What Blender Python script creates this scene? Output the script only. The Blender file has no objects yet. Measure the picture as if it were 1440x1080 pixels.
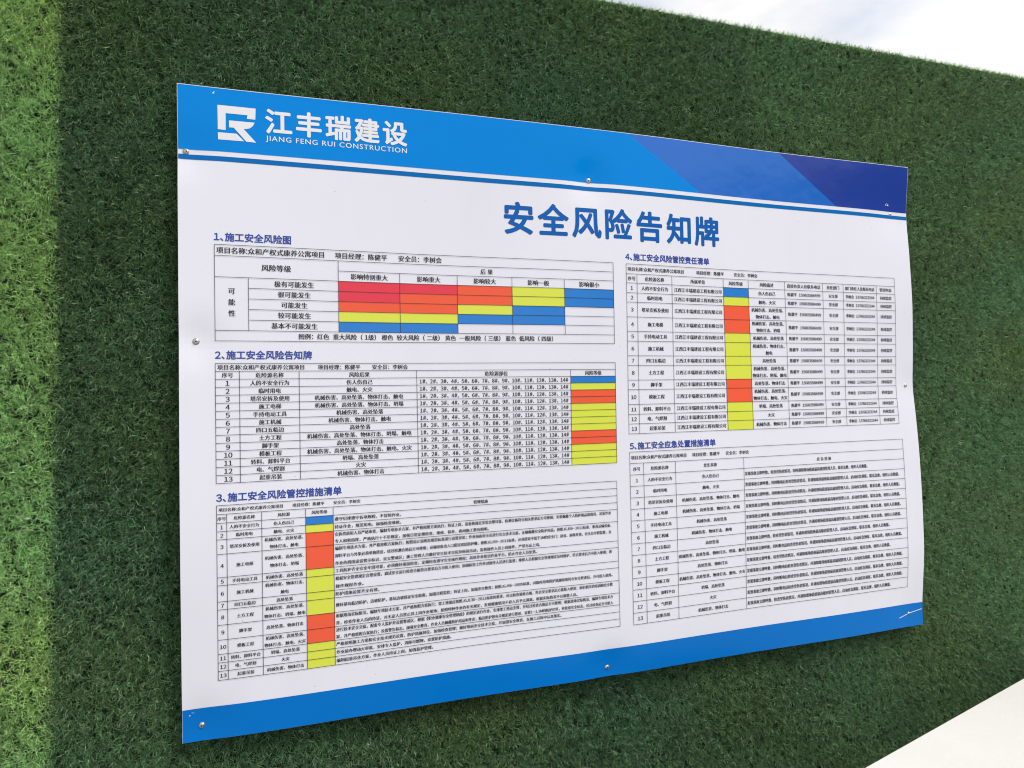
import bpy, math
import numpy as np

scene = bpy.context.scene
C = scene.collection
rng = np.random.default_rng(7)

# ------------------------------------------------------------------ camera
# world: X along the hoarding to the right, Y into it, Z up; the board's lower left corner stands at X=0, Z=1
ZB = 1.0
BW, BH = 1.760, 1.200
R = ((0.94425611, -0.32862988, -0.01956558),      # camera right
     (0.32903154, 0.94403737, 0.02305862),        # camera forward
     (0.01089289, -0.02821094, 0.99954264))       # camera up
cd = bpy.data.cameras.new('camera')
cam = bpy.data.objects.new('camera', cd)
C.objects.link(cam)
cd.sensor_width = 36.0
cd.lens = 36.0 * 1000.0 / 1440.0
cd.clip_start, cd.clip_end = 0.05, 2000
from mathutils import Matrix
cam.matrix_world = Matrix(((R[0][0], R[2][0], -R[1][0], 0.14576),
                           (R[0][1], R[2][1], -R[1][1], -1.41471 - 0.028),
                           (R[0][2], R[2][2], -R[1][2], 0.60439 + ZB),
                           (0, 0, 0, 1)))
scene.camera = cam

# ------------------------------------------------------------------ light
SUN_EL, SUN_AZ = math.radians(52), math.radians(128)   # azimuth clockwise from +Y
SUN_STRENGTH, SUN_ANGLE = 1.85, math.radians(16)
SKY_STRENGTH, EXPOSURE = 0.1, 0.66
w = bpy.data.worlds.new('World')
scene.world = w
w.use_nodes = True
nt = w.node_tree
for n in list(nt.nodes):
    nt.nodes.remove(n)
wo = nt.nodes.new('ShaderNodeOutputWorld')
bg = nt.nodes.new('ShaderNodeBackground')
bg.inputs['Strength'].default_value = SKY_STRENGTH
sky = nt.nodes.new('ShaderNodeTexSky')
sky.sky_type = 'NISHITA'
sky.sun_disc = False
sky.sun_elevation = SUN_EL
sky.sun_rotation = SUN_AZ
tc = nt.nodes.new('ShaderNodeTexCoord')
mp = nt.nodes.new('ShaderNodeMapping')
mp.inputs['Scale'].default_value = (1.0, 1.0, 2.2)
mp.inputs['Location'].default_value = (3.1, 4.2, 0.6)
nz = nt.nodes.new('ShaderNodeTexNoise')
nz.inputs['Scale'].default_value = 2.6
nz.inputs['Detail'].default_value = 7
nz.inputs['Roughness'].default_value = 0.55
rp = nt.nodes.new('ShaderNodeValToRGB')
rp.color_ramp.elements[0].position = 0.40
rp.color_ramp.elements[0].color = (0.62, 0.62, 0.62, 1)
rp.color_ramp.elements[1].position = 0.56
rp.color_ramp.elements[1].color = (1, 1, 1, 1)
nz2 = nt.nodes.new('ShaderNodeTexNoise')
nz2.inputs['Scale'].default_value = 4.0
nz2.inputs['Detail'].default_value = 5
rp2 = nt.nodes.new('ShaderNodeValToRGB')
rp2.color_ramp.elements[0].position = 0.35
rp2.color_ramp.elements[0].color = (5.8, 6.0, 6.5, 1)
rp2.color_ramp.elements[1].position = 0.65
rp2.color_ramp.elements[1].color = (6.9, 6.75, 6.55, 1)
mx = nt.nodes.new('ShaderNodeMix')
mx.data_type = 'RGBA'
L = nt.links.new
L(tc.outputs['Generated'], mp.inputs['Vector'])
L(mp.outputs[0], nz.inputs['Vector'])
L(mp.outputs[0], nz2.inputs['Vector'])
L(nz.outputs['Fac'], rp.inputs['Fac'])
L(nz2.outputs['Fac'], rp2.inputs['Fac'])
L(rp.outputs['Color'], mx.inputs['Factor'])
L(sky.outputs['Color'], mx.inputs['A'])
L(rp2.outputs['Color'], mx.inputs['B'])
L(mx.outputs['Result'], bg.inputs['Color'])
L(bg.outputs[0], wo.inputs['Surface'])

sd = bpy.data.lights.new('sun', 'SUN')
sd.energy, sd.angle, sd.color = SUN_STRENGTH, SUN_ANGLE, (1.0, 0.96, 0.90)
so = bpy.data.objects.new('sun', sd)
C.objects.link(so)
from mathutils import Vector
sv = Vector((math.sin(SUN_AZ) * math.cos(SUN_EL), math.cos(SUN_AZ) * math.cos(SUN_EL), math.sin(SUN_EL)))
so.rotation_euler = sv.to_track_quat('Z', 'Y').to_euler()
so.location = sv * 10

vs = scene.view_settings
scene.display_settings.display_device = 'sRGB'
vs.view_transform = 'Standard'
vs.look = 'None'
vs.exposure = EXPOSURE
vs.gamma = 1.0
vs.use_curve_mapping = False
scene.cycles.max_bounces = 8
scene.cycles.filter_width = 1.05


# ------------------------------------------------------------------ materials
def lin(c):
    return c / 12.92 if c <= 0.04045 else ((c + 0.055) / 1.055) ** 2.4


def srgb(r, g, b, k=1.0):
    return (lin(r / 255) * k, lin(g / 255) * k, lin(b / 255) * k, 1)


def mat(name, col, rough=0.3, metal=0.0, spec=0.5, coat=0.0):
    m = bpy.data.materials.new(name)
    m.use_nodes = True
    b = m.node_tree.nodes['Principled BSDF']
    b.inputs['Base Color'].default_value = col
    b.inputs['Roughness'].default_value = rough
    b.inputs['Metallic'].default_value = metal
    b.inputs['Specular IOR Level'].default_value = spec
    b.inputs['Coat Weight'].default_value = coat
    b.inputs['Coat Roughness'].default_value = 0.06
    return m


def noisy(m, scale, amt, bump=0.0, bscale=None):
    """gentle colour wear and an uneven surface"""
    t = m.node_tree
    b = t.nodes['Principled BSDF']
    col = b.inputs['Base Color'].default_value[:]
    tcn = t.nodes.new('ShaderNodeTexCoord')
    n = t.nodes.new('ShaderNodeTexNoise')
    n.inputs['Scale'].default_value = scale
    n.inputs['Detail'].default_value = 6
    r = t.nodes.new('ShaderNodeValToRGB')
    r.color_ramp.elements[0].position = 0.3
    r.color_ramp.elements[1].position = 0.7
    r.color_ramp.elements[0].color = (col[0] * (1 - amt), col[1] * (1 - amt), col[2] * (1 - amt), 1)
    r.color_ramp.elements[1].color = (min(1, col[0] * (1 + amt)), min(1, col[1] * (1 + amt)), min(1, col[2] * (1 + amt)), 1)
    t.links.new(tcn.outputs['Object'], n.inputs['Vector'])
    t.links.new(n.outputs['Fac'], r.inputs['Fac'])
    t.links.new(r.outputs['Color'], b.inputs['Base Color'])
    if bump:
        n2 = t.nodes.new('ShaderNodeTexNoise')
        n2.inputs['Scale'].default_value = bscale or scale * 4
        n2.inputs['Detail'].default_value = 4
        bp = t.nodes.new('ShaderNodeBump')
        bp.inputs['Strength'].default_value = bump
        bp.inputs['Distance'].default_value = 0.004
        t.links.new(tcn.outputs['Object'], n2.inputs['Vector'])
        t.links.new(n2.outputs['Fac'], bp.inputs['Height'])
        t.links.new(bp.outputs['Normal'], b.inputs['Normal'])
    return m


M = {}
M['pvc'] = noisy(mat('white_pvc', (0.775, 0.775, 0.85, 1), 0.3, spec=0.35), 3.0, 0.012)


def grime(m):
    t = m.node_tree
    b = t.nodes['Principled BSDF']
    src = b.inputs['Base Color'].links[0].from_socket
    tcn = t.nodes.new('ShaderNodeTexCoord')
    vo = t.nodes.new('ShaderNodeTexVoronoi')
    vo.inputs['Scale'].default_value = 34.0
    gt = t.nodes.new('ShaderNodeMath')
    gt.operation = 'LESS_THAN'
    gt.inputs[1].default_value = 0.050
    nz_ = t.nodes.new('ShaderNodeTexNoise')
    nz_.inputs['Scale'].default_value = 5.0
    th = t.nodes.new('ShaderNodeMath')
    th.operation = 'GREATER_THAN'
    th.inputs[1].default_value = 0.56
    mu = t.nodes.new('ShaderNodeMath')
    mu.operation = 'MULTIPLY'
    mu2 = t.nodes.new('ShaderNodeMath')
    mu2.operation = 'MULTIPLY'
    mu2.inputs[1].default_value = 0.35
    mp_ = t.nodes.new('ShaderNodeMapping')
    mp_.inputs['Scale'].default_value = (9.0, 9.0, 0.9)
    st = t.nodes.new('ShaderNodeTexNoise')
    st.inputs['Scale'].default_value = 1.6
    st.inputs['Detail'].default_value = 8
    sr = t.nodes.new('ShaderNodeMapRange')
    sr.inputs['From Min'].default_value = 0.50
    sr.inputs['From Max'].default_value = 0.80
    sr.inputs['To Max'].default_value = 0.07
    mx1 = t.nodes.new('ShaderNodeMix')
    mx1.data_type = 'RGBA'
    mx1.inputs['B'].default_value = (0.50, 0.47, 0.44, 1)
    mx2 = t.nodes.new('ShaderNodeMix')
    mx2.data_type = 'RGBA'
    mx2.inputs['B'].default_value = (0.25, 0.23, 0.21, 1)
    k_ = t.links.new
    k_(tcn.outputs['Object'], vo.inputs['Vector'])
    k_(tcn.outputs['Object'], nz_.inputs['Vector'])
    k_(tcn.outputs['Object'], mp_.inputs['Vector'])
    k_(mp_.outputs[0], st.inputs['Vector'])
    k_(st.outputs['Fac'], sr.inputs['Value'])
    k_(vo.outputs['Distance'], gt.inputs[0])
    k_(nz_.outputs['Fac'], th.inputs[0])
    k_(gt.outputs[0], mu.inputs[0])
    k_(th.outputs[0], mu.inputs[1])
    k_(mu.outputs[0], mu2.inputs[0])
    k_(sr.outputs['Result'], mx1.inputs['Factor'])
    k_(src, mx1.inputs['A'])
    k_(mx1.outputs['Result'], mx2.inputs['A'])
    k_(mu2.outputs[0], mx2.inputs['Factor'])
    k_(mx2.outputs['Result'], b.inputs['Base Color'])


grime(M['pvc'])
M['blue'] = noisy(mat('print_blue', srgb(0, 131, 216), 0.15, spec=0.12), 2.0, 0.03, 0.6, 6.0)
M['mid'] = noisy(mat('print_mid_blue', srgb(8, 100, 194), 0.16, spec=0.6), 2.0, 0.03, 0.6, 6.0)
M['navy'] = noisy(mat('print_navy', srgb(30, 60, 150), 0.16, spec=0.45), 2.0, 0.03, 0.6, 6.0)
M['stripe'] = mat('print_stripe_blue', srgb(0, 104, 176), 0.2, spec=0.15)
M['foot'] = noisy(mat('print_footer_blue', srgb(0, 112, 196), 0.2, spec=0.12), 2.0, 0.03)
M['white'] = mat('print_white', (0.80, 0.79, 0.82, 1), 0.3)
M['title'] = mat('print_title_blue', srgb(10, 92, 172), 0.3, spec=0.2)
M['head'] = mat('print_heading_blue', srgb(42, 70, 160), 0.3)
M['ink'] = mat('print_black', srgb(24, 24, 32), 0.35)
M['line'] = mat('print_line', srgb(44, 44, 54), 0.35)
M['deep'] = mat('print_red', srgb(226, 52, 72), 0.3)
M['red'] = mat('print_orange_red', srgb(238, 94, 62), 0.3, spec=0.3)
M['yellow'] = mat('print_yellow', srgb(216, 224, 74), 0.3)
M['cblue'] = mat('print_cell_blue', srgb(34, 122, 204), 0.3)
M['steel'] = noisy(mat('screw_steel', (0.55, 0.54, 0.50, 1), 0.28, 1.0), 300, 0.25)
M['washer'] = mat('washer_grey', (0.35, 0.36, 0.36, 1), 0.4, 0.8)
M['backing'] = noisy(mat('turf_backing', (0.012, 0.022, 0.012, 1), 0.9, spec=0.1), 60, 0.3)
M['plaster'] = noisy(mat('white_plaster', (0.68, 0.665, 0.63, 1), 0.75, spec=0.3), 5, 0.02, 0.25, 90)
M['ground'] = noisy(mat('concrete_ground', (0.30, 0.29, 0.27, 1), 0.85, spec=0.3), 1.5, 0.15, 0.3, 40)


def turf_mat():
    m = bpy.data.materials.new('turf_blades')
    m.use_nodes = True
    t = m.node_tree
    b = t.nodes['Principled BSDF']
    out = t.nodes['Material Output']
    a = t.nodes.new('ShaderNodeAttribute')
    a.attribute_name = 'fibre'
    b.inputs['Roughness'].default_value = 0.42
    b.inputs['Specular IOR Level'].default_value = 0.5
    tr = t.nodes.new('ShaderNodeBsdfTranslucent')
    ms = t.nodes.new('ShaderNodeMixShader')
    ms.inputs['Fac'].default_value = 0.35
    t.links.new(a.outputs['Color'], b.inputs['Base Color'])
    t.links.new(a.outputs['Color'], tr.inputs['Color'])
    t.links.new(b.outputs[0], ms.inputs[1])
    t.links.new(tr.outputs[0], ms.inputs[2])
    t.links.new(ms.outputs[0], out.inputs['Surface'])
    return m


M['turf'] = turf_mat()


# ------------------------------------------------------------------ mesh helpers
def link(name, me, parent=None):
    o = bpy.data.objects.new(name, me)
    C.objects.link(o)
    if parent:
        o.parent = parent
    return o


def empty(name, loc, label, cat):
    o = bpy.data.objects.new(name, None)
    C.objects.link(o)
    o.location = loc
    o['label'], o['category'] = label, cat
    return o


def big_mesh(name, V, F, n_per=3):
    """numpy mesh: V (n,3), F (m,n_per)"""
    me = bpy.data.meshes.new(name)
    me.vertices.add(len(V))
    me.vertices.foreach_set('co', np.ascontiguousarray(V, dtype=np.float32).ravel())
    me.loops.add(F.size)
    me.loops.foreach_set('vertex_index', np.ascontiguousarray(F, dtype=np.int32).ravel())
    me.polygons.add(len(F))
    me.polygons.foreach_set('loop_start', np.arange(0, F.size, n_per, dtype=np.int32))
    me.update(calc_edges=True)
    return me


def pydata(name, V, F, mats, idx=None, smooth=False):
    me = bpy.data.meshes.new(name)
    me.from_pydata([tuple(v) for v in V], [], [tuple(f) for f in F])
    for m in mats:
        me.materials.append(m)
    if idx is not None:
        me.polygons.foreach_set('material_index', list(idx))
    if smooth:
        me.polygons.foreach_set('use_smooth', [True] * len(F))
    me.update()
    return me


# ------------------------------------------------------------------ the board's surface
SCREWS = [(0.0145, 1.0755), (0.8243, 1.0840), (1.7029, 1.0727), (0.0285, 0.7236), (1.7351, 0.6233),
          (0.0322, 0.0266), (0.8446, 0.0187), (1.7147, 0.0331)]
EDGE_V = np.array([0.0, 0.06, 0.19, 0.33, 0.45, 0.52, 0.62, 0.72, 0.84, 0.96, 1.08, 1.2])
EDGE_D = np.array([13, 12.5, 24, 23, 18.5, 13.5, 5.0, 9.0, 12.5, 8.0, 0.5, 13.0]) * 0.001
_fine = np.linspace(0, 1.2, 241)
_ed = np.interp(_fine, EDGE_V, EDGE_D)
_k = np.exp(-0.5 * (np.arange(-16, 17) / 5.0) ** 2)
_ed = np.convolve(np.pad(_ed, 16, mode='edge'), _k / _k.sum(), mode='valid')


def bulge(u, v):
    """how far the flexible sheet stands away from its fixing plane"""
    u = np.asarray(u, float)
    v = np.asarray(v, float)
    e = np.interp(v, _fine, _ed)
    wr = np.exp(-np.clip(BW - u, 0, None) / 0.20)
    dome = 0.010 + 0.010 * np.sin(np.pi * np.clip(u / BW, 0, 1)) * (0.75 + 0.25 * np.cos(4 * np.pi * u / BW + 0.5))
    dome = dome + 0.0025 * np.sin(5.1 * u + 3.0 * v + 0.6) + 0.0018 * np.sin(9.0 * u - 7.0 * v)
    dome = dome + 0.008 * np.exp(-((v - 0.35) / 0.2) ** 2) * np.exp(-u / 0.3)
    d = dome * (1 - wr) + e * wr
    for k, (su, sv_) in enumerate(SCREWS):
        r2 = (u - su) ** 2 + (v - sv_) ** 2
        d = d - (0.0050 if su < 1.6 else 0.0018) * np.exp(-r2 / (2 * 0.030 ** 2))
    return np.clip(d, 0.0, None)


Y0 = 0.015


def surf(u, v, layer):
    u = np.asarray(u, float)
    v = np.asarray(v, float)
    return np.stack([u, -(Y0 + bulge(u, v) + layer * 0.00035), v], -1)


class Ink:
    """flat printed shapes in board metres, laid on the bent sheet; one mesh, several inks"""
    def __init__(self):
        self.V, self.F, self.I, self.m, self.n = [], [], [], [], 0

    def mi(self, key):
        if key not in self.m:
            self.m.append(key)
        return self.m.index(key)

    def add(self, UV, faces, key, layer):
        UV = np.asarray(UV, float)
        self.V.append(surf(UV[:, 0], UV[:, 1], layer))
        k = self.mi(key)
        for f in faces:
            self.F.append([i + self.n for i in f])
            self.I.append(k)
        self.n += len(UV)

    def quad(self, p00, p10, p11, p01, key, layer, step=0.02):
        """a four cornered patch, cut fine enough to follow the bend"""
        p = [np.array(q, float) for q in (p00, p10, p11, p01)]
        nu = max(1, int(math.ceil(max(np.linalg.norm(p[1] - p[0]), np.linalg.norm(p[2] - p[3])) / step)))
        nv = max(1, int(math.ceil(max(np.linalg.norm(p[3] - p[0]), np.linalg.norm(p[2] - p[1])) / step)))
        s, t = np.meshgrid(np.linspace(0, 1, nu + 1), np.linspace(0, 1, nv + 1))
        s, t = s.ravel()[:, None], t.ravel()[:, None]
        UV = (1 - s) * (1 - t) * p[0] + s * (1 - t) * p[1] + s * t * p[2] + (1 - s) * t * p[3]
        F = [(j * (nu + 1) + i, j * (nu + 1) + i + 1, (j + 1) * (nu + 1) + i + 1, (j + 1) * (nu + 1) + i)
             for j in range(nv) for i in range(nu)]
        self.add(UV, F, key, layer)

    def rect(self, u0, v0, u1, v1, key, layer, step=0.02):
        self.quad((u0, v0), (u1, v0), (u1, v1), (u0, v1), key, layer, step)

    def line(self, a, b, wdt, key, layer):
        a, b = np.array(a, float), np.array(b, float)
        t = (b - a) / np.linalg.norm(b - a)
        nrm = np.array([-t[1], t[0]]) * wdt / 2
        self.quad(a - nrm, b - nrm, b + nrm, a + nrm, key, layer)

    def text(self, s, u, v, em, key, layer, align='C', width=None, sx=1.0, bold=0.0, track=1.0, tight=False, latin=False, maxw=None):
        """v is the middle height of the characters; width stretches the line; bold = extra stroke in ems"""
        P, T = glyphs(s, track) if latin else line_of(s, tight)
        if len(P) == 0:
            return
        x0, x1 = P[:, 0].min(), P[:, 0].max()
        if width:
            sx = width / ((x1 - x0) * em)
        if maxw and (x1 - x0) * em * sx > maxw:
            sx = maxw / ((x1 - x0) * em)
        X = (P[:, 0] - {'L': x0, 'C': (x0 + x1) / 2, 'R': x1}[align]) * em * sx
        Yv = (P[:, 1] - 0.38) * em
        h = bold * em / 2
        if bold == 0:
            offs = [(0, 0)]
        elif bold < 0.052:
            offs = [(-h, 0), (h, 0)]
        else:
            offs = [(0, 0)] + [(h * math.cos(q * math.pi / 4), h * math.sin(q * math.pi / 4)) for q in range(8)]
        for q, (ox, oy) in enumerate(offs):
            self.add(np.stack([u + X + ox, v + Yv + oy], 1), T, key, layer + 0.06 * q)

    def build(self, name, parent, label=None):
        me = pydata(name, np.concatenate(self.V), self.F, [M[k] for k in self.m], self.I)
        me.polygons.foreach_set('use_smooth', [name.endswith('band')] * len(me.polygons))
        o = link(name, me, parent)
        if label:
            o['label'] = label
        return o


_fc = bpy.data.curves.new('lettering', 'FONT')
_fo = bpy.data.objects.new('lettering', _fc)
C.objects.link(_fo)
_cache = {}


def glyphs(s, track=1.0):
    k = (s, track)
    if k not in _cache:
        _fc.body = s
        _fc.resolution_u = 3
        _fc.space_character = track
        dg = bpy.context.evaluated_depsgraph_get()
        dg.update()
        ev = _fo.evaluated_get(dg)
        me = ev.to_mesh()
        P = np.array([(p.co.x, p.co.y) for p in me.vertices]) if len(me.vertices) else np.zeros((0, 2))
        T = [tuple(p.vertices) for p in me.polygons]
        ev.to_mesh_clear()
        _cache[k] = (P, T)
    return _cache[k]


def line_of(s, tight=False):
    """a line set sign by sign; figures and letters come from the same face as the Chinese signs"""
    Ps, Ts, x, n = [], [], 0.0, 0
    for ch in s:
        if ch == ' ':
            x += 0.3
            continue
        half = '!' <= ch <= '~'
        P, T = glyphs(chr(ord(ch) + 0xFEE0) if half else ch)
        if len(P) == 0:
            x += 1.0
            continue
        if half:
            wd = P[:, 0].max() - P[:, 0].min()
            adv = max(wd + 0.10, 0.55 if ch.isdigit() else 0.28)
            X = P[:, 0] - P[:, 0].min() + (adv - wd) / 2
        else:
            adv = 0.52 if (tight and ch == '、') else 1.0
            X = P[:, 0]
        Ps.append(np.stack([X + x, P[:, 1]], 1))
        Ts += [tuple(i + n for i in f) for f in T]
        n += len(P)
        x += adv
    return (np.concatenate(Ps), Ts) if Ps else (np.zeros((0, 2)), [])


# ------------------------------------------------------------------ the board
board = empty('notice_board', (0, -0.028 + 0.028, ZB),
              'white and blue safety risk notice board with printed tables, screwed to the turf hoarding', 'notice board')

# the sheet itself: front, back and edges
nu, nv = 176, 120
gu, gv = np.meshgrid(np.linspace(0, BW, nu + 1), np.linspace(0, BH, nv + 1))
gu, gv = gu.ravel(), gv.ravel()
fr = surf(gu, gv, 0)
bk = fr.copy()
bk[:, 1] += 0.004
N = len(fr)
F = []
for j in range(nv):
    for i in range(nu):
        a = j * (nu + 1) + i
        F.append((a, a + 1, a + nu + 2, a + nu + 1))
        F.append((N + a, N + a + nu + 1, N + a + nu + 2, N + a + 1))
for i in range(nu):
    F.append((i, N + i, N + i + 1, i + 1))
    a = nv * (nu + 1) + i
    F.append((a, a + 1, N + a + 1, N + a))
for j in range(nv):
    a = j * (nu + 1)
    F.append((a, a + nu + 1, N + a + nu + 1, N + a))
    a += nu
    F.append((a, N + a, N + a + nu + 1, a + nu + 1))
me = pydata('panel', np.concatenate([fr, bk]), F, [M['pvc']], smooth=False)
link('panel', me, board)

EU = 0.0009       # bare white margin where the print stops short of the cut edge
VS = 1.0798
k = Ink()
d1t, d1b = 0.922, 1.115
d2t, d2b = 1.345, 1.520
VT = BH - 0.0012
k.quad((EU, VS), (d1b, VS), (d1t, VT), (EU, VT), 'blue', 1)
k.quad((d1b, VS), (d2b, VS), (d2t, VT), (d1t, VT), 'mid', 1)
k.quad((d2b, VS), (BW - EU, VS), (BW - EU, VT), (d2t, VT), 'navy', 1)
k.build('header_band', board, 'blue header band darkening to navy at its right end')
k = Ink()
k.rect(EU, 1.0612, BW - EU, 1.0706, 'stripe', 1)
k.build('header_stripe', board)
k = Ink()
k.rect(0.0006, 0.0002, BW - 0.0003, 0.0585, 'foot', 1)
k.build('footer_band', board)

# logo: photograph pixels of the enlarged mark turned into board metres
k = Ink()


def lg(x, y):
    s = (x - 155) / (980 - 155)
    yl, yr = (y - 150) / (895 - 150), (y - 210) / (940 - 210)
    return (0.0689 + s * 0.0672, 1.1672 - (yl * (1 - s) + yr * s) * 0.0655)


def poly(pts, faces):
    k.add([lg(*p) for p in pts], faces, 'white', 2)


poly([(155, 150), (980, 210), (970, 447), (790, 435), (800, 358), (328, 325), (325, 688), (158, 672)],
     [(0, 1, 4, 5), (1, 2, 3, 4), (0, 5, 6, 7)])
poly([(400, 478), (957, 512), (910, 590), (850, 635), (770, 655), (715, 657), (500, 632), (398, 628)],
     [(0, 6, 7), (0, 5, 6), (0, 4, 5), (0, 3, 4), (0, 2, 3), (0, 1, 2)])
poly([(500, 632), (715, 657), (985, 940), (772, 925)], [(0, 3, 2, 1)])
poly([(158, 738), (560, 760), (722, 918), (165, 890)], [(0, 3, 2, 1)])
k.build('logo', board)

k = Ink()
for i, ch in enumerate('江丰瑞建设'):
    k.text(ch, 0.1775 + i * 0.0555, 1.1455, 0.0505, 'white', 2, bold=0.056)
k.text('JIANG FENG RUI CONSTRUCTION', 0.1537, 1.1130, 0.0140, 'white', 2, align='L', width=0.2692, bold=0.012, track=1.15, latin=True)
k.build('company_name', board)

k = Ink()
for i, ch in enumerate('安全风险告知牌'):
    k.text(ch, 0.6595 + i * 0.0782, 0.9905, 0.0715, 'title', 1, bold=0.055)
k.build('title', board)


def heading(s, u0, u1, v, em):
    kk = Ink()
    num, rest = s[:2], s[2:]
    kk.text(s, u0, v, em, 'head', 1, align='L', width=u1 - u0, bold=0.055, tight=True)
    kk.build('heading', board)


heading('1、施工安全风险图', 0.061, 0.1969, 0.9190, 0.0172)
heading('2、施工安全风险告知牌', 0.061, 0.2329, 0.6988, 0.0172)
heading('3、施工安全风险管控措施清单', 0.061, 0.2847, 0.4366, 0.0172)
heading('4、施工安全风险管控责任清单', 0.9086, 1.1329, 0.9200, 0.0172)
heading('5、施工安全应急处置措施清单', 0.9114, 1.1350, 0.4978, 0.0172)

LW = 0.00085
PROJ = '项目名称:众和产权式康养公寓项目'
PM, SO = '项目经理：陈健平', '安全员：李树会'
HAZ = ['人的不安全行为', '临时用电', '塔吊安拆及使用', '施工电梯', '手持电动工具', '施工机械', '四口五临边', '土方工程',
       '脚手架', '模板工程', '转料、卸料平台', '电、气焊割', '起重吊装']
RES = [['伤人伤自己'], ['触电、火灾'], ['机械伤害、高处坠落、', '物体打击、触电'], ['机械伤害、高处坠落、', '物体打击、坍塌'],
       ['机械伤害、高处坠落'], ['机械伤害、物体打击、', '触电'], ['高处坠落'], ['机械伤害、高处坠落、', '物体打击、坍塌、触电'],
       ['高处坠落、物体打击'], ['机械伤害、高处坠落、', '物体打击、触电、火灾'], ['坍塌、高处坠落'], ['火灾'], ['机械伤害、物体打击']]
LEV = ['cblue', 'yellow', 'red', 'red', 'yellow', 'yellow', 'yellow', 'yellow', 'red', 'red', 'yellow', 'yellow', 'yellow']


class Table(Ink):
    def __init__(self, u0, u1, vt, vb, rows, cols=()):
        super().__init__()
        self.u0, self.u1 = u0, u1
        r = np.cumsum([0] + list(rows)).astype(float)
        self.v = vt + (vb - vt) * r / r[-1]
        self.c = [u0] + list(cols) + [u1]

    def hl(self, i, a=None, b=None):
        self.line((self.u0 if a is None else a, self.v[i]), (self.u1 if b is None else b, self.v[i]), LW, 'line', 3)

    def vl(self, u, i, j):
        self.line((u, self.v[i]), (u, self.v[j]), LW, 'line', 2.6)

    def mid(self, i, j=None):
        return (self.v[i] + self.v[i + 1 if j is None else j]) / 2

    def cell(self, c, i, key, j=None):
        self.rect(self.c[c], self.v[i + 1 if j is None else j], self.c[c + 1], self.v[i], key, 1)

    def put(self, c, i, s, em, align='C', j=None, dv=0.0, bold=0.05, mw=0.97, **kw):
        a, b = self.c[c], self.c[c + 1]
        u = (a + b) / 2 if align == 'C' else a + 0.0025
        self.text(s, u, self.mid(i, j) + dv, em, 'ink', 2, align=align, bold=bold, maxw=(b - a) * mw, **kw)

    def top(self, em, u_pm, u_so):
        m = self.mid(0)
        self.text(PROJ, self.u0 + 0.0035, m, em, 'ink', 2, align='L', bold=0.05)
        self.text(PM, u_pm, m, em, 'ink', 2, align='L', bold=0.05)
        self.text(SO, u_so, m, em, 'ink', 2, align='L', bold=0.05)


# 1: risk matrix
t = Table(0.0613, 0.8770, 0.9041, 0.7250, [1.03, 1, 1, 1, 1, 1, 1, 1, 0.97], [0.1198, 0.2847, 0.4052, 0.5238, 0.6414, 0.7592])
E1 = 0.0122
for i in (0, 1, 8, 9):
    t.hl(i)
t.hl(2, t.c[2])
t.hl(3)
for i in (4, 5, 6, 7):
    t.hl(i, t.c[1])
t.vl(t.c[0], 0, 9)
t.vl(t.c[1], 3, 8)
t.vl(t.c[2], 1, 8)
for c in (3, 4, 5, 6):
    t.vl(t.c[c], 2, 8)
t.vl(t.c[7], 0, 9)
t.top(0.0128, 0.279, 0.4035)
t.text('风险等级', (t.c[0] + t.c[2]) / 2 - 0.003, t.mid(1, 3), 0.0135, 'ink', 2, bold=0.05)
t.text('后 果', (t.c[2] + t.c[7]) / 2 + 0.006, t.mid(1), 0.0118, 'ink', 2, bold=0.05)
for c, s in enumerate(['影响特别重大', '影响重大', '影响较大', '影响一般', '影响很小']):
    t.put(c + 2, 2, s, 0.0122)
for i, s in enumerate(['极有可能发生', '很可能发生', '可能发生', '较可能发生', '基本不可能发生']):
    t.put(1, i + 3, s, E1)
for i, ch in enumerate('可能性'):
    t.text(ch, (t.c[0] + t.c[1]) / 2 , t.mid(4 + i) + 0.004 - 0.0008 * i, 0.0126, 'ink', 2, bold=0.05)
for i, row in enumerate(['DDRYB', 'DRRYB', 'RRYB-', 'YYBB-', 'BB---']):
    for c, q in enumerate(row):
        if q != '-':
            t.cell(c + 2, i + 3, {'D': 'deep', 'R': 'red', 'Y': 'yellow', 'B': 'cblue'}[q])
t.text('图例：红色  重大风险（ 1级） 橙色  较大风险（ 二级） 黄色  一般风险（ 三级） 蓝色  低风险（ 四级）', 0.4702, t.mid(8), 0.0118,
       'ink', 2, bold=0.05, width=0.521)
t.build('risk_matrix', board)

# 2: hazard notice table
t = Table(0.0610, 0.8780, 0.6832, 0.4626, [1] * 15, [0.1025, 0.2091, 0.4365, 0.7701])
E2 = 0.0101
for i in range(16):
    t.hl(i)
for c in (0, 5):
    t.vl(t.c[c], 0, 15)
for c in (1, 2, 3, 4):
    t.vl(t.c[c], 1, 15)
t.top(0.0102, 0.244, 0.3482)
for c, s in enumerate(['序号', '危险源名称', '风险后果', '危险源部位', '风险等级']):
    t.put(c, 1, s, E2)
WHERE = '、'.join('%d#' % i for i in range(1, 15))
for i in range(13):
    t.put(0, i + 2, str(i + 1), 0.0120)
    t.put(1, i + 2, HAZ[i], E2)
    t.put(2, i + 2, ''.join(RES[i]), E2)
    t.put(3, i + 2, WHERE, 0.0108, width=0.322)
    t.cell(4, i + 2, LEV[i])
t.build('hazard_table', board)

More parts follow.
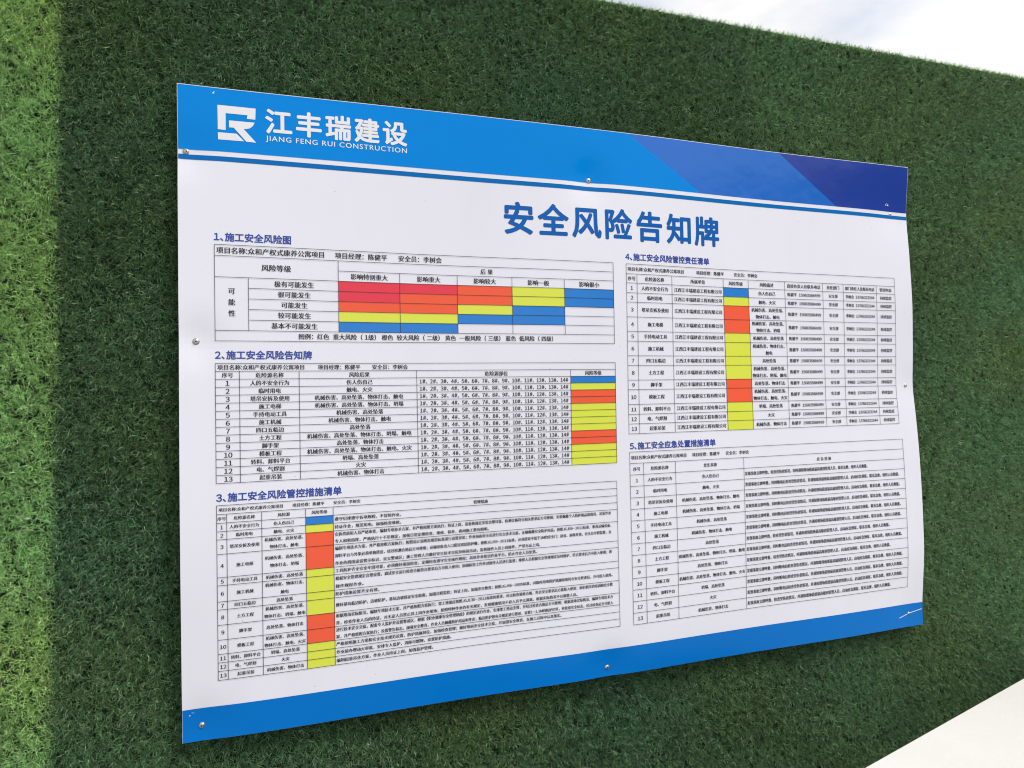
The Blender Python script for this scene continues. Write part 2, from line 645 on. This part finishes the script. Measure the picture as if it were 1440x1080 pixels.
# 3: control measures
t = Table(0.0611, 0.8765, 0.4225, 0.1052, [12.5, 12.3, 11.8, 11.4, 20.5, 32.7, 11.2, 22.8, 11.2, 21.5, 20.9, 20, 11.8, 11.9, 12.5],
          [0.0782, 0.1387, 0.2173, 0.2685])
E3 = 0.0074
for i in range(16):
    t.hl(i)
for c in (0, 5):
    t.vl(t.c[c], 0, 15)
for c in (1, 2, 3, 4):
    t.vl(t.c[c], 1, 15)
t.top(0.0074, 0.1937, 0.2695)
for c, s in enumerate(['序号', '危险源名称', '风险源', '风险等级']):
    t.put(c, 1, s, E3)
t.text('管理措施', 0.5645, t.mid(1) - 0.001, 0.0078, 'ink', 2, bold=0.05)
DO = [['遵守纪律遵守各项规程，不冒险作业。'],
      ['持证作业，规范用电，加强检查维修。'],
      ['安拆资质和人员严格审查，编制专项技术方案，并严格按照方案执行；持证上岗，设备按规定安装合理可靠，检测合格符合相关要求后方可使用；安装佩戴个人防护用品和用具，吊装作业',
       '专人和索指挥，严格执行十不吊规定，加强日常定期检查、维修、保养，夜间施工要有照明。'],
      ['编制专项技术方案，并严格按照方案执行；按照设计说明及规范标准进行设置安装；作业前由安全员进行安全技术交底，正确佩戴安全防护用品；按照JGJ59-2011标准，垂直运输设备、',
       '卸料平台与外架必须单独搭设，经过检测合格后方可使用；运输设备出入口搭设双层防护棚，按照JGJ59-2011标准，必须搭设不低于1M的安全门；接设、拆除井架，安全员专职监督，在',
       '作业的周围设设警示标识，设立警戒区；施工管理人员做好安全技术交底及班前活动，监督操作人员上岗操作，严禁无证上岗。'],
      ['工具防护齐全安全牢固可靠，必须做好班前检查，定期检查遵守安全操作规程；高处作业搭设作业平台，防止作业人员坠落。'],
      ['根据安全管理规定合理设置，调试安全运行检查合格符合要求后方可投入使用；加强检查工作并对操作人员进行监督；维修人员根据安全管理规定及时维护，符合要求后方可投入使用；按',
       '操作规程作业。'],
      ['防护措施设置齐全有效。'],
      ['做好基坑临边防护，边坡防护，基坑边坡保证安全距离，加强过程监控；持证上岗，加强安全教育；按照JGJ46-2005标准，对临时用电保护措施验收符合安全要求后，方可投入使用。'],
      ['根据现场实际情况，编制专项技术方案，并严格按照方案执行；架工班组应按照JGJ130-2011标准的要求，经过检查验收合格，符合安全要求后方能投入使用；组织相关的培训和安全教',
       '育，检查作业人员的持证，对无证人员禁止其上岗作业现场；按照特种作业的有关规定，发现健康情况不良人员予以调离，根据实际情况予以调整人员。'],
      ['进行技术安全交底，配备专人监护并设置警戒区，根据《职业健康安全管理制度》的规定进行作业，安排架工搭设支撑，并经过检查合格后方可使用；根据现场实际情况，编制专项技术方',
       '案，并严格按照方案执行；设置警告标志，加强安全教育，作业人员佩戴防护用品和作业；临边防护按有关规定进行搭设，设置1-1.2M的防护栏杆，并挂设安全标志，经过检查后方可投入'],
      ['严格按照施工方案和安全技术规范设置，防护措施到位，加强检查管理；做好班前安全技术交底，并加强安全教育，在施工过程中认真落实。'],
      ['作业前办理动火审批，安排专人监护，消除可燃物，设置防护措施。'],
      ['编制起重吊住方案，作业人员持证上岗，加强监护管理。']]
for i in range(13):
    t.put(0, i + 2, str(i + 1), 0.0092)
    t.put(1, i + 2, HAZ[i], E3)
    t.cell(3, i + 2, LEV[i])
    h = t.v[i + 2] - t.v[i + 3]
    ls = RES[i] if (len(RES[i]) > 1 and h > 0.02) else [''.join(RES[i])]
    if i == 3:
        pitch = h / 3
    else:
        pitch = h / len(ls)
    for q, s in enumerate(ls):
        t.put(2, i + 2, s, 0.0074, dv=((len(ls) - 1) / 2 - q) * pitch)
    ls = DO[i]
    for q, s in enumerate(ls):
        dv = ((len(ls) - 1) / 2 - q) * h / len(ls)
        n = len(s)
        t.put(4, i + 2, s, 0.0077, align='L', dv=dv, width=min(0.6045, n * 0.00755) if n < 78 else 0.6035, bold=0.05)
t.build('control_table', board)

# 4: responsibility table
t = Table(0.9095, 1.7015, 0.9036, 0.5248, [1, .93, 1, .95, 1.5, 1.47, 1, 1.48, 0.97, 1.5, .97, 1.5, 1, .97, 1],
          [0.9366, 1.0285, 1.1712, 1.2430, 1.3498, 1.4650, 1.5300, 1.6392])
for i in range(16):
    t.hl(i)
for c in (0, 9):
    t.vl(t.c[c], 0, 15)
for c in range(1, 9):
    t.vl(t.c[c], 1, 15)
E4 = 0.0102
t.top(0.0098, 1.0961, 1.2029)
for c, s in enumerate(['序号', '危险源名称', '所属单位', '风险等级', '风险描述', '直接负责人及联系电话', '责任部门', '部门责任人及联系电话', '管控时态']):
    t.put(c, 1, s, E4, mw=0.88)
for i in range(13):
    t.put(0, i + 2, str(i + 1), 0.0112)
    t.put(1, i + 2, HAZ[i], E4)
    t.put(2, i + 2, '江西江丰瑞建设工程有限公司', 0.0102, mw=0.95)
    t.cell(3, i + 2, LEV[i])
    h = t.v[i + 2] - t.v[i + 3]
    ls = RES[i]
    for q, s in enumerate(ls):
        t.put(4, i + 2, s, 0.0100, dv=((len(ls) - 1) / 2 - q) * h / len(ls))
    t.put(5, i + 2, '陈健平  15083588499', 0.0098, mw=0.86)
    t.put(6, i + 2, '安全部', 0.0096)
    t.put(7, i + 2, '李树会  13766323244', 0.0098, mw=0.86)
    t.put(8, i + 2, '持续监控', 0.0096, mw=0.7)
t.build('responsibility_table', board)

# 5: emergency table
t = Table(0.9098, 1.7078, 0.4844, 0.1040, [1] * 15, [0.9440, 1.0258, 1.2115])
for i in range(16):
    t.hl(i)
for c in (0, 4):
    t.vl(t.c[c], 0, 15)
for c in (1, 2, 3):
    t.vl(t.c[c], 1, 15)
t.top(0.0094, 1.071, 1.1623)
for c, s in enumerate(['序号', '危险源名称', '发生事故']):
    t.put(c, 1, s, 0.0092)
t.text('应 急 措 施', 1.452, t.mid(1) - 0.001, 0.0092, 'ink', 2, bold=0.05)
A, B, D_ = '发现事故立即呼救，', '检查受伤者情况，', '通知现场值班最高级别管理人员，'
E_, G_ = '启动应急预案，', '联系急救，组织人员救援。'
for i in range(13):
    t.put(0, i + 2, str(i + 1), 0.0106)
    t.put(1, i + 2, HAZ[i], 0.0091)
    t.put(2, i + 2, ''.join(RES[i]), 0.0092)
    if i == 0:
        s, wd = A + B + '同时' + D_ + G_, 0.375
    elif i in (6, 8, 12):
        s, wd = A + B + '并' + D_ + E_ + G_, 0.437
    else:
        s, wd = A + '同时断电后' + B + '并' + D_ + E_ + G_, 0.4755
    t.put(3, i + 2, s, 0.0098, align='L', width=wd, bold=0.05)
t.build('emergency_table', board)

# the scratch through the lower right corner and the small scuffs
for pa, pb in (((1.681, 0.0255), (1.7125, 0.0335)), ((1.7170, 0.0345), (1.7570, 0.0412))):
    k = Ink()
    k.line(pa, pb, 0.0016, 'white', 2)
    k.build('scratch', board)
for (a, b, s) in ((1.6868, 1.0965, .0035), (1.6935, 1.0962, .0045), (1.690, 1.1002, .002), (0.0618, 1.1888, .003), (0.0632, 1.1914, .0015),
                  (0.0125, 0.0475, .0022), (0.0165, 0.0522, .0014), (0.0195, 0.0515, .0012)):
    k = Ink()
    k.add([(a - s * .6, b - s * .3), (a + s * .5, b - s * .4), (a + s * .6, b + s * .2), (a, b + s * .5), (a - s * .4, b + s * .2)], [(0, 1, 2, 3, 4)], 'white', 2)
    k.build('scuff', board)
bpy.data.objects.remove(_fo)

# screws: domed cross-head on a washer
def screw_mesh():
    V, F, I = [], [], []
    n = 24

    def ring(r, y):
        b = len(V)
        for i in range(n):
            a = 2 * math.pi * i / n
            V.append((r * math.cos(a), y, r * math.sin(a)))
        return b
    prof = [(0.0078, 0.0005, 1), (0.0078, -0.0010, 1), (0.0060, -0.0013, 1), (0.0057, -0.0022, 0), (0.0050, -0.0036, 0), (0.0036, -0.0046, 0),
            (0.0018, -0.0051, 0)]
    bs = [ring(r, y) for r, y, _ in prof]
    for q in range(len(bs) - 1):
        for i in range(n):
            j = (i + 1) % n
            F.append((bs[q] + i, bs[q] + j, bs[q + 1] + j, bs[q + 1] + i))
            I.append(1 if q < 2 else 0)
    c = len(V)
    V.append((0, -0.0030, 0))          # the sunk cross-head recess
    for i in range(n):
        F.append((bs[-1] + i, bs[-1] + (i + 1) % n, c))
        I.append(2)
    me = pydata('screw', V, F, [M['steel'], M['washer'], M['ink']], I, smooth=True)
    return me


sm = screw_mesh()
for q, (su, sv_) in enumerate(SCREWS):
    o = link('screw', sm, board)
    p = surf(su, sv_, 0)
    o.location = tuple(p)
    o.rotation_euler = (0.1 * math.sin(q * 2.1), 0.7 * q, 0.1 * math.cos(q * 1.7))
    sc_ = 0.78 if su < 1.0 else 0.62
    o.scale = (sc_, sc_ * 0.75, sc_)

# ------------------------------------------------------------------ the turf hoarding
WT = 2.513          # top of the backing
WX0, WX1 = -2.2, 5.2
wall = empty('turf_hoarding', (0, 0, 0), 'tall hoarding covered in dark green artificial turf behind the notice board', 'hoarding')


def box(name, lo, hi, m, parent, bev=0.0):
    (a, b, c), (d, e, f) = lo, hi
    V = [(a, b, c), (d, b, c), (d, e, c), (a, e, c), (a, b, f), (d, b, f), (d, e, f), (a, e, f)]
    F = [(0, 3, 2, 1), (4, 5, 6, 7), (0, 1, 5, 4), (1, 2, 6, 5), (2, 3, 7, 6), (3, 0, 4, 7)]
    return link(name, pydata(name, V, F, [m]), parent)


box('backing_panel', (WX0, 0.0, 0.0), (WX1, 0.05, WT), M['backing'], wall)


def patches(x, z, s, seed):
    r = np.random.default_rng(seed)
    out = np.zeros_like(x)
    for _ in range(9):
        a = r.uniform(0, 2 * np.pi)
        f = r.uniform(0.6, 1.6) * s
        out += np.sin((x * np.cos(a) + z * np.sin(a)) * f + r.uniform(0, 6.28)) / 3.0
    return out


PAL_DARK = np.array([(0.066, 0.146, 0.056), (0.086, 0.180, 0.072), (0.056, 0.130, 0.062), (0.124, 0.226, 0.104), (0.090, 0.122, 0.060), (0.220, 0.330, 0.180)])
PAL_LITE = np.array([(0.260, 0.445, 0.150), (0.232, 0.405, 0.142), (0.310, 0.500, 0.195), (0.205, 0.365, 0.132), (0.275, 0.400, 0.168), (0.410, 0.570, 0.280)])
PAL_MOSS = np.array([(0.092, 0.186, 0.070), (0.112, 0.218, 0.086), (0.080, 0.168, 0.076), (0.150, 0.256, 0.120), (0.112, 0.146, 0.070), (0.240, 0.350, 0.190)])
WTS = np.array([.25, .21, .22, .12, .08, .12])  # share of each tone; the last, palest one paints highlights onto scattered fibres


def blades(x, z, seed, pal, lean, wrap=False, gain=1.0, comb=0.0):
    """curled turf fibres rooted at (x, z) on the backing; lean = pull of the pile along (x, z)"""
    r = np.random.default_rng(seed)
    n = len(x)
    th = r.uniform(0, 2 * np.pi, n)
    tilt = np.clip(r.normal(0.95, 0.33, n), 0.12, 1.45)
    tx = np.sin(tilt) * np.cos(th) + lean[0] * r.uniform(0.3, 1.3, n)
    tz = np.sin(tilt) * np.sin(th) + lean[1] * r.uniform(0.3, 1.3, n)
    if not wrap:
        tx = tx + comb[:, 0]
        tz = tz + comb[:, 1]
    ny = np.cos(tilt)
    Ln = np.clip(r.normal(0.0120, 0.0028, n), 0.006, 0.021)
    curl = r.normal(0, 0.75, (n, 2))
    d1 = np.stack([tx, -ny, tz], 1)
    if wrap:          # along the folded top the fibres stand up and fan over both sides
        ang = r.uniform(-0.5, 1.35, n)
        up, outw = np.cos(ang), np.sin(ang)
        d1 = np.stack([0.55 * np.cos(th), -outw + 0.2 * np.sin(th), up + 0.1], 1)
        Ln *= 1.05
    d1 /= np.linalg.norm(d1, axis=1, keepdims=True)
    d2 = d1 + np.stack([curl[:, 0] * .7, r.normal(0, .3, n), curl[:, 1] * .7 - 0.22], 1)
    d2 /= np.linalg.norm(d2, axis=1, keepdims=True)
    root = np.stack([x, np.zeros(n), z], 1)
    if wrap:
        root[:, 1] = r.uniform(-0.003, 0.05, n)
    p1 = root + d1 * Ln[:, None] * 0.55
    p2 = p1 + d2 * Ln[:, None] * 0.5
    side = np.cross(d1, r.normal(0, 1, (n, 3)))
    side /= np.linalg.norm(side, axis=1, keepdims=True) + 1e-9
    wd = r.uniform(0.00034, 0.00066, n)[:, None]
    V = np.empty((n, 5, 3), np.float32)
    V[:, 0], V[:, 1] = root - side * wd, root + side * wd
    V[:, 2], V[:, 3] = p1 - side * wd * .8, p1 + side * wd * .8
    V[:, 4] = p2
    V[:, :, 1] = np.where(V[:, :, 1] > -0.0006, np.minimum(V[:, :, 1], 0.05), V[:, :, 1])
    b = (np.arange(n) * 5)[:, None]
    Fc = np.concatenate([b + np.array([0, 1, 3]), b + np.array([0, 3, 2]), b + np.array([2, 3, 4])], 1).reshape(-1, 3)
    ci = r.choice(len(pal), n, p=WTS)
    col = pal[ci] * r.uniform(0.55, 1.45, (n, 1)) * gain
    pt = patches(x, z, 7.0, 3) * 0.5 + patches(x, z, 22.0, 5) * 0.5
    hue = patches(x, z, 14.0, 11)
    col = col * (1 + 0.08 * pt[:, None])
    col[:, 0] *= 1 + 0.05 * hue
    col[:, 2] *= 1 - 0.06 * hue
    return V.reshape(-1, 3), Fc, np.clip(col, 0.004, 1)


def roots(x0, x1, z0, z1, per_m2, seed, row=0.0070):
    """tufts sewn in upright rows"""
    r = np.random.default_rng(seed)
    n = int((x1 - x0) * (z1 - z0) * per_m2)
    nt_ = max(1, n // 7)
    tx = x0 + np.floor(r.uniform(0, 1, nt_) * (x1 - x0) / row) * row + row / 2 + r.normal(0, 0.0012, nt_)
    tz = r.uniform(z0, z1, nt_)
    x = np.repeat(tx, 7) + r.normal(0, 0.0016, nt_ * 7)
    z = np.repeat(tz, 7) + r.normal(0, 0.0019, nt_ * 7)
    tone = np.repeat(np.clip(r.normal(1.0, 0.25, nt_), 0.35, 1.9), 7)
    comb = np.repeat(r.normal(0, 0.33, (nt_, 2)), 7, axis=0)
    return x, z, tone, comb


def hidden(x, z):
    """behind the board, where no fibre can be seen"""
    return (x > 0.05) & (x < BW - 0.05) & (z > ZB + 0.045) & (z < ZB + BH - 0.045)


def seam(z):
    return -0.190 - 0.021 * (ZB + 1.32 - z) / 1.32


DENS = 310000


def strip(name, lo, hi, pal, lean, seed, label, zones, gain):
    Vs, Fs, Cs, off = [], [], [], 0
    for q, (x0, x1, z0, z1, dn) in enumerate(zones):
        x, z, tone, comb = roots(x0, x1, z0, z1, dn, seed + q)
        jit = np.abs(np.random.default_rng(seed + 7).normal(0, 0.009, len(x)))
        ok = ~hidden(x, z) & (x > lo(z) + jit - 0.006) & (x < hi(z) - jit + 0.006)
        x, z = x[ok], z[ok]
        Vb, Fb, Cb = blades(x, z, seed + 50 + q, pal, lean, gain=gain * tone[ok][:, None], comb=comb[ok])
        Vs.append(Vb); Fs.append(Fb + off); Cs.append(Cb); off += len(Vb)
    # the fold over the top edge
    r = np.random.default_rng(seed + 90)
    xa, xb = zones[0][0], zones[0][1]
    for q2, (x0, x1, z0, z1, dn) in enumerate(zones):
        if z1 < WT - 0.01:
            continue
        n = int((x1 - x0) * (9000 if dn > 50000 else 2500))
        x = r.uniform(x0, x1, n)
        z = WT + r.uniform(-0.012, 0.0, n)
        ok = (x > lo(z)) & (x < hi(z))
        Vb, Fb, Cb = blades(x[ok], z[ok], seed + 95 + q2, pal * np.array([1.9, 1.75, 1.3]), (0, 0), wrap=True, gain=gain)  # fringe colour lifted and yellowed: backlight through the tips painted into the fibres
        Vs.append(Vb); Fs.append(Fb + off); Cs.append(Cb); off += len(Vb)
    V, Fc, Cc = np.concatenate(Vs), np.concatenate(Fs), np.concatenate(Cs)
    me = big_mesh(name, V, Fc)
    at = me.color_attributes.new('fibre', 'FLOAT_COLOR', 'POINT')
    full = np.ones((len(V), 4), np.float32)
    full[:, :3] = np.repeat(Cc, 5, axis=0)
    at.data.foreach_set('color', full.ravel())
    me.materials.append(M['turf'])
    o = link(name, me, wall)
    o['label'] = label
    return o


S2 = lambda z: 1.252 + 0.11 * (2.5 - z)
inf = lambda z: z * 0 - 99
strip('turf_strip', inf, seam, PAL_LITE, (0.25, 0.35), 100, 'lighter yellow green turf strip along the left side',
      [(-0.75, -0.17, 0.75, WT, DENS), (WX0, -0.75, 0.0, WT, 30000), (-0.75, -0.17, 0.0, 0.75, 40000)], 1.42)
strip('turf_strip', seam, lambda z: S2(z) - 0.002, PAL_DARK, (0.05, -0.15), 200, 'dark blue green turf strip behind the board',
      [(-0.22, 1.48, 0.6, WT, DENS), (-0.22, 1.56, 0.0, 0.6, 40000)], 1.45)
strip('turf_strip', lambda z: S2(z) + 0.002, lambda z: z * 0 + 99, PAL_MOSS, (-0.1, -0.05), 300, 'mid green turf strip right of the board',
      [(1.24, 2.75, 0.6, WT, DENS), (2.75, WX1, 0.0, WT, 30000), (1.40, 2.75, 0.0, 0.6, 40000)], 1.42)

# ------------------------------------------------------------------ the low white wall at lower right
HZ = 0.884
a0, a1 = np.array([1.232, -0.352]), np.array([1.895, -0.173])
dr = (a1 - a0) / np.linalg.norm(a1 - a0)
nr = np.array([dr[1], -dr[0]])                  # towards the viewer
pA, pB = a0 - dr * 0.7, a0 + dr * 1.72
cor = [pA, pB, pB + nr * 0.34, pA + nr * 0.34]
bv = 0.004
lw = empty('low_wall', (float(a0[0]), float(a0[1]), 0), 'low smooth white wall standing in front of the turf hoarding at lower right', 'wall')
lw['kind'] = 'thing'
V, F = [], []
ctr = sum(cor) / 4
for z, ins in ((0, 0), (HZ - bv, 0), (HZ, bv)):
    for c in cor:
        q = c + (ctr - c) / np.linalg.norm(ctr - c) * ins * 1.4
        V.append((q[0] - a0[0], q[1] - a0[1], z))
for s in (0, 4):
    for i in range(4):
        j = (i + 1) % 4
        F.append((s + j, s + i, s + 4 + i, s + 4 + j))
F.append((11, 10, 9, 8))
link('wall_body', pydata('wall_body', V, F, [M['plaster']]), lw)

# ------------------------------------------------------------------ ground
gme = pydata('ground', [(-400, -400, 0), (400, -400, 0), (400, 400, 0), (-400, 400, 0)], [(0, 1, 2, 3)], [M['ground']])
g = link('ground', gme)
g['kind'] = 'structure'

# ------------------------------------------------------------------ the block across the site, seen only as the dark reflection in the glossy header
M['render_wall'] = noisy(mat('rendered_wall', (0.24, 0.23, 0.22, 1), 0.85, spec=0.3), 0.6, 0.12)
M['pane'] = mat('window_glass', (0.03, 0.035, 0.04, 1), 0.08)
blk = empty('site_block', (22.0, -21.0, 0), 'grey three storey block with rows of dark windows across the site', 'building')
blk.rotation_euler = (0, 0, math.radians(46))      # its front looks back at the hoarding
HB, WB, DB = 9.6, 26.0, 9.0


def block_box(name, lo, hi, m, parent):
    return box(name, lo, hi, m, parent)


# the front lies at local y = 0
block_box('wall', (-WB / 2, -DB, 0), (WB / 2, 0, HB - 0.5), M['render_wall'], blk)
block_box('roof', (-WB / 2 - 0.25, -DB - 0.25, HB - 0.497), (WB / 2 + 0.25, 0.25, HB), M['render_wall'], blk)
wm = None
for fl in range(3):
    for q in range(8):
        if wm is None:
            o = box('window', (-0.75, 0.003, 0), (0.75, 0.06, 1.5), M['pane'], blk)
            wm = o.data
        else:
            o = link('window', wm, blk)
        o.location = (-11.2 + q * 3.2, 0, 1.0 + fl * 3.0)
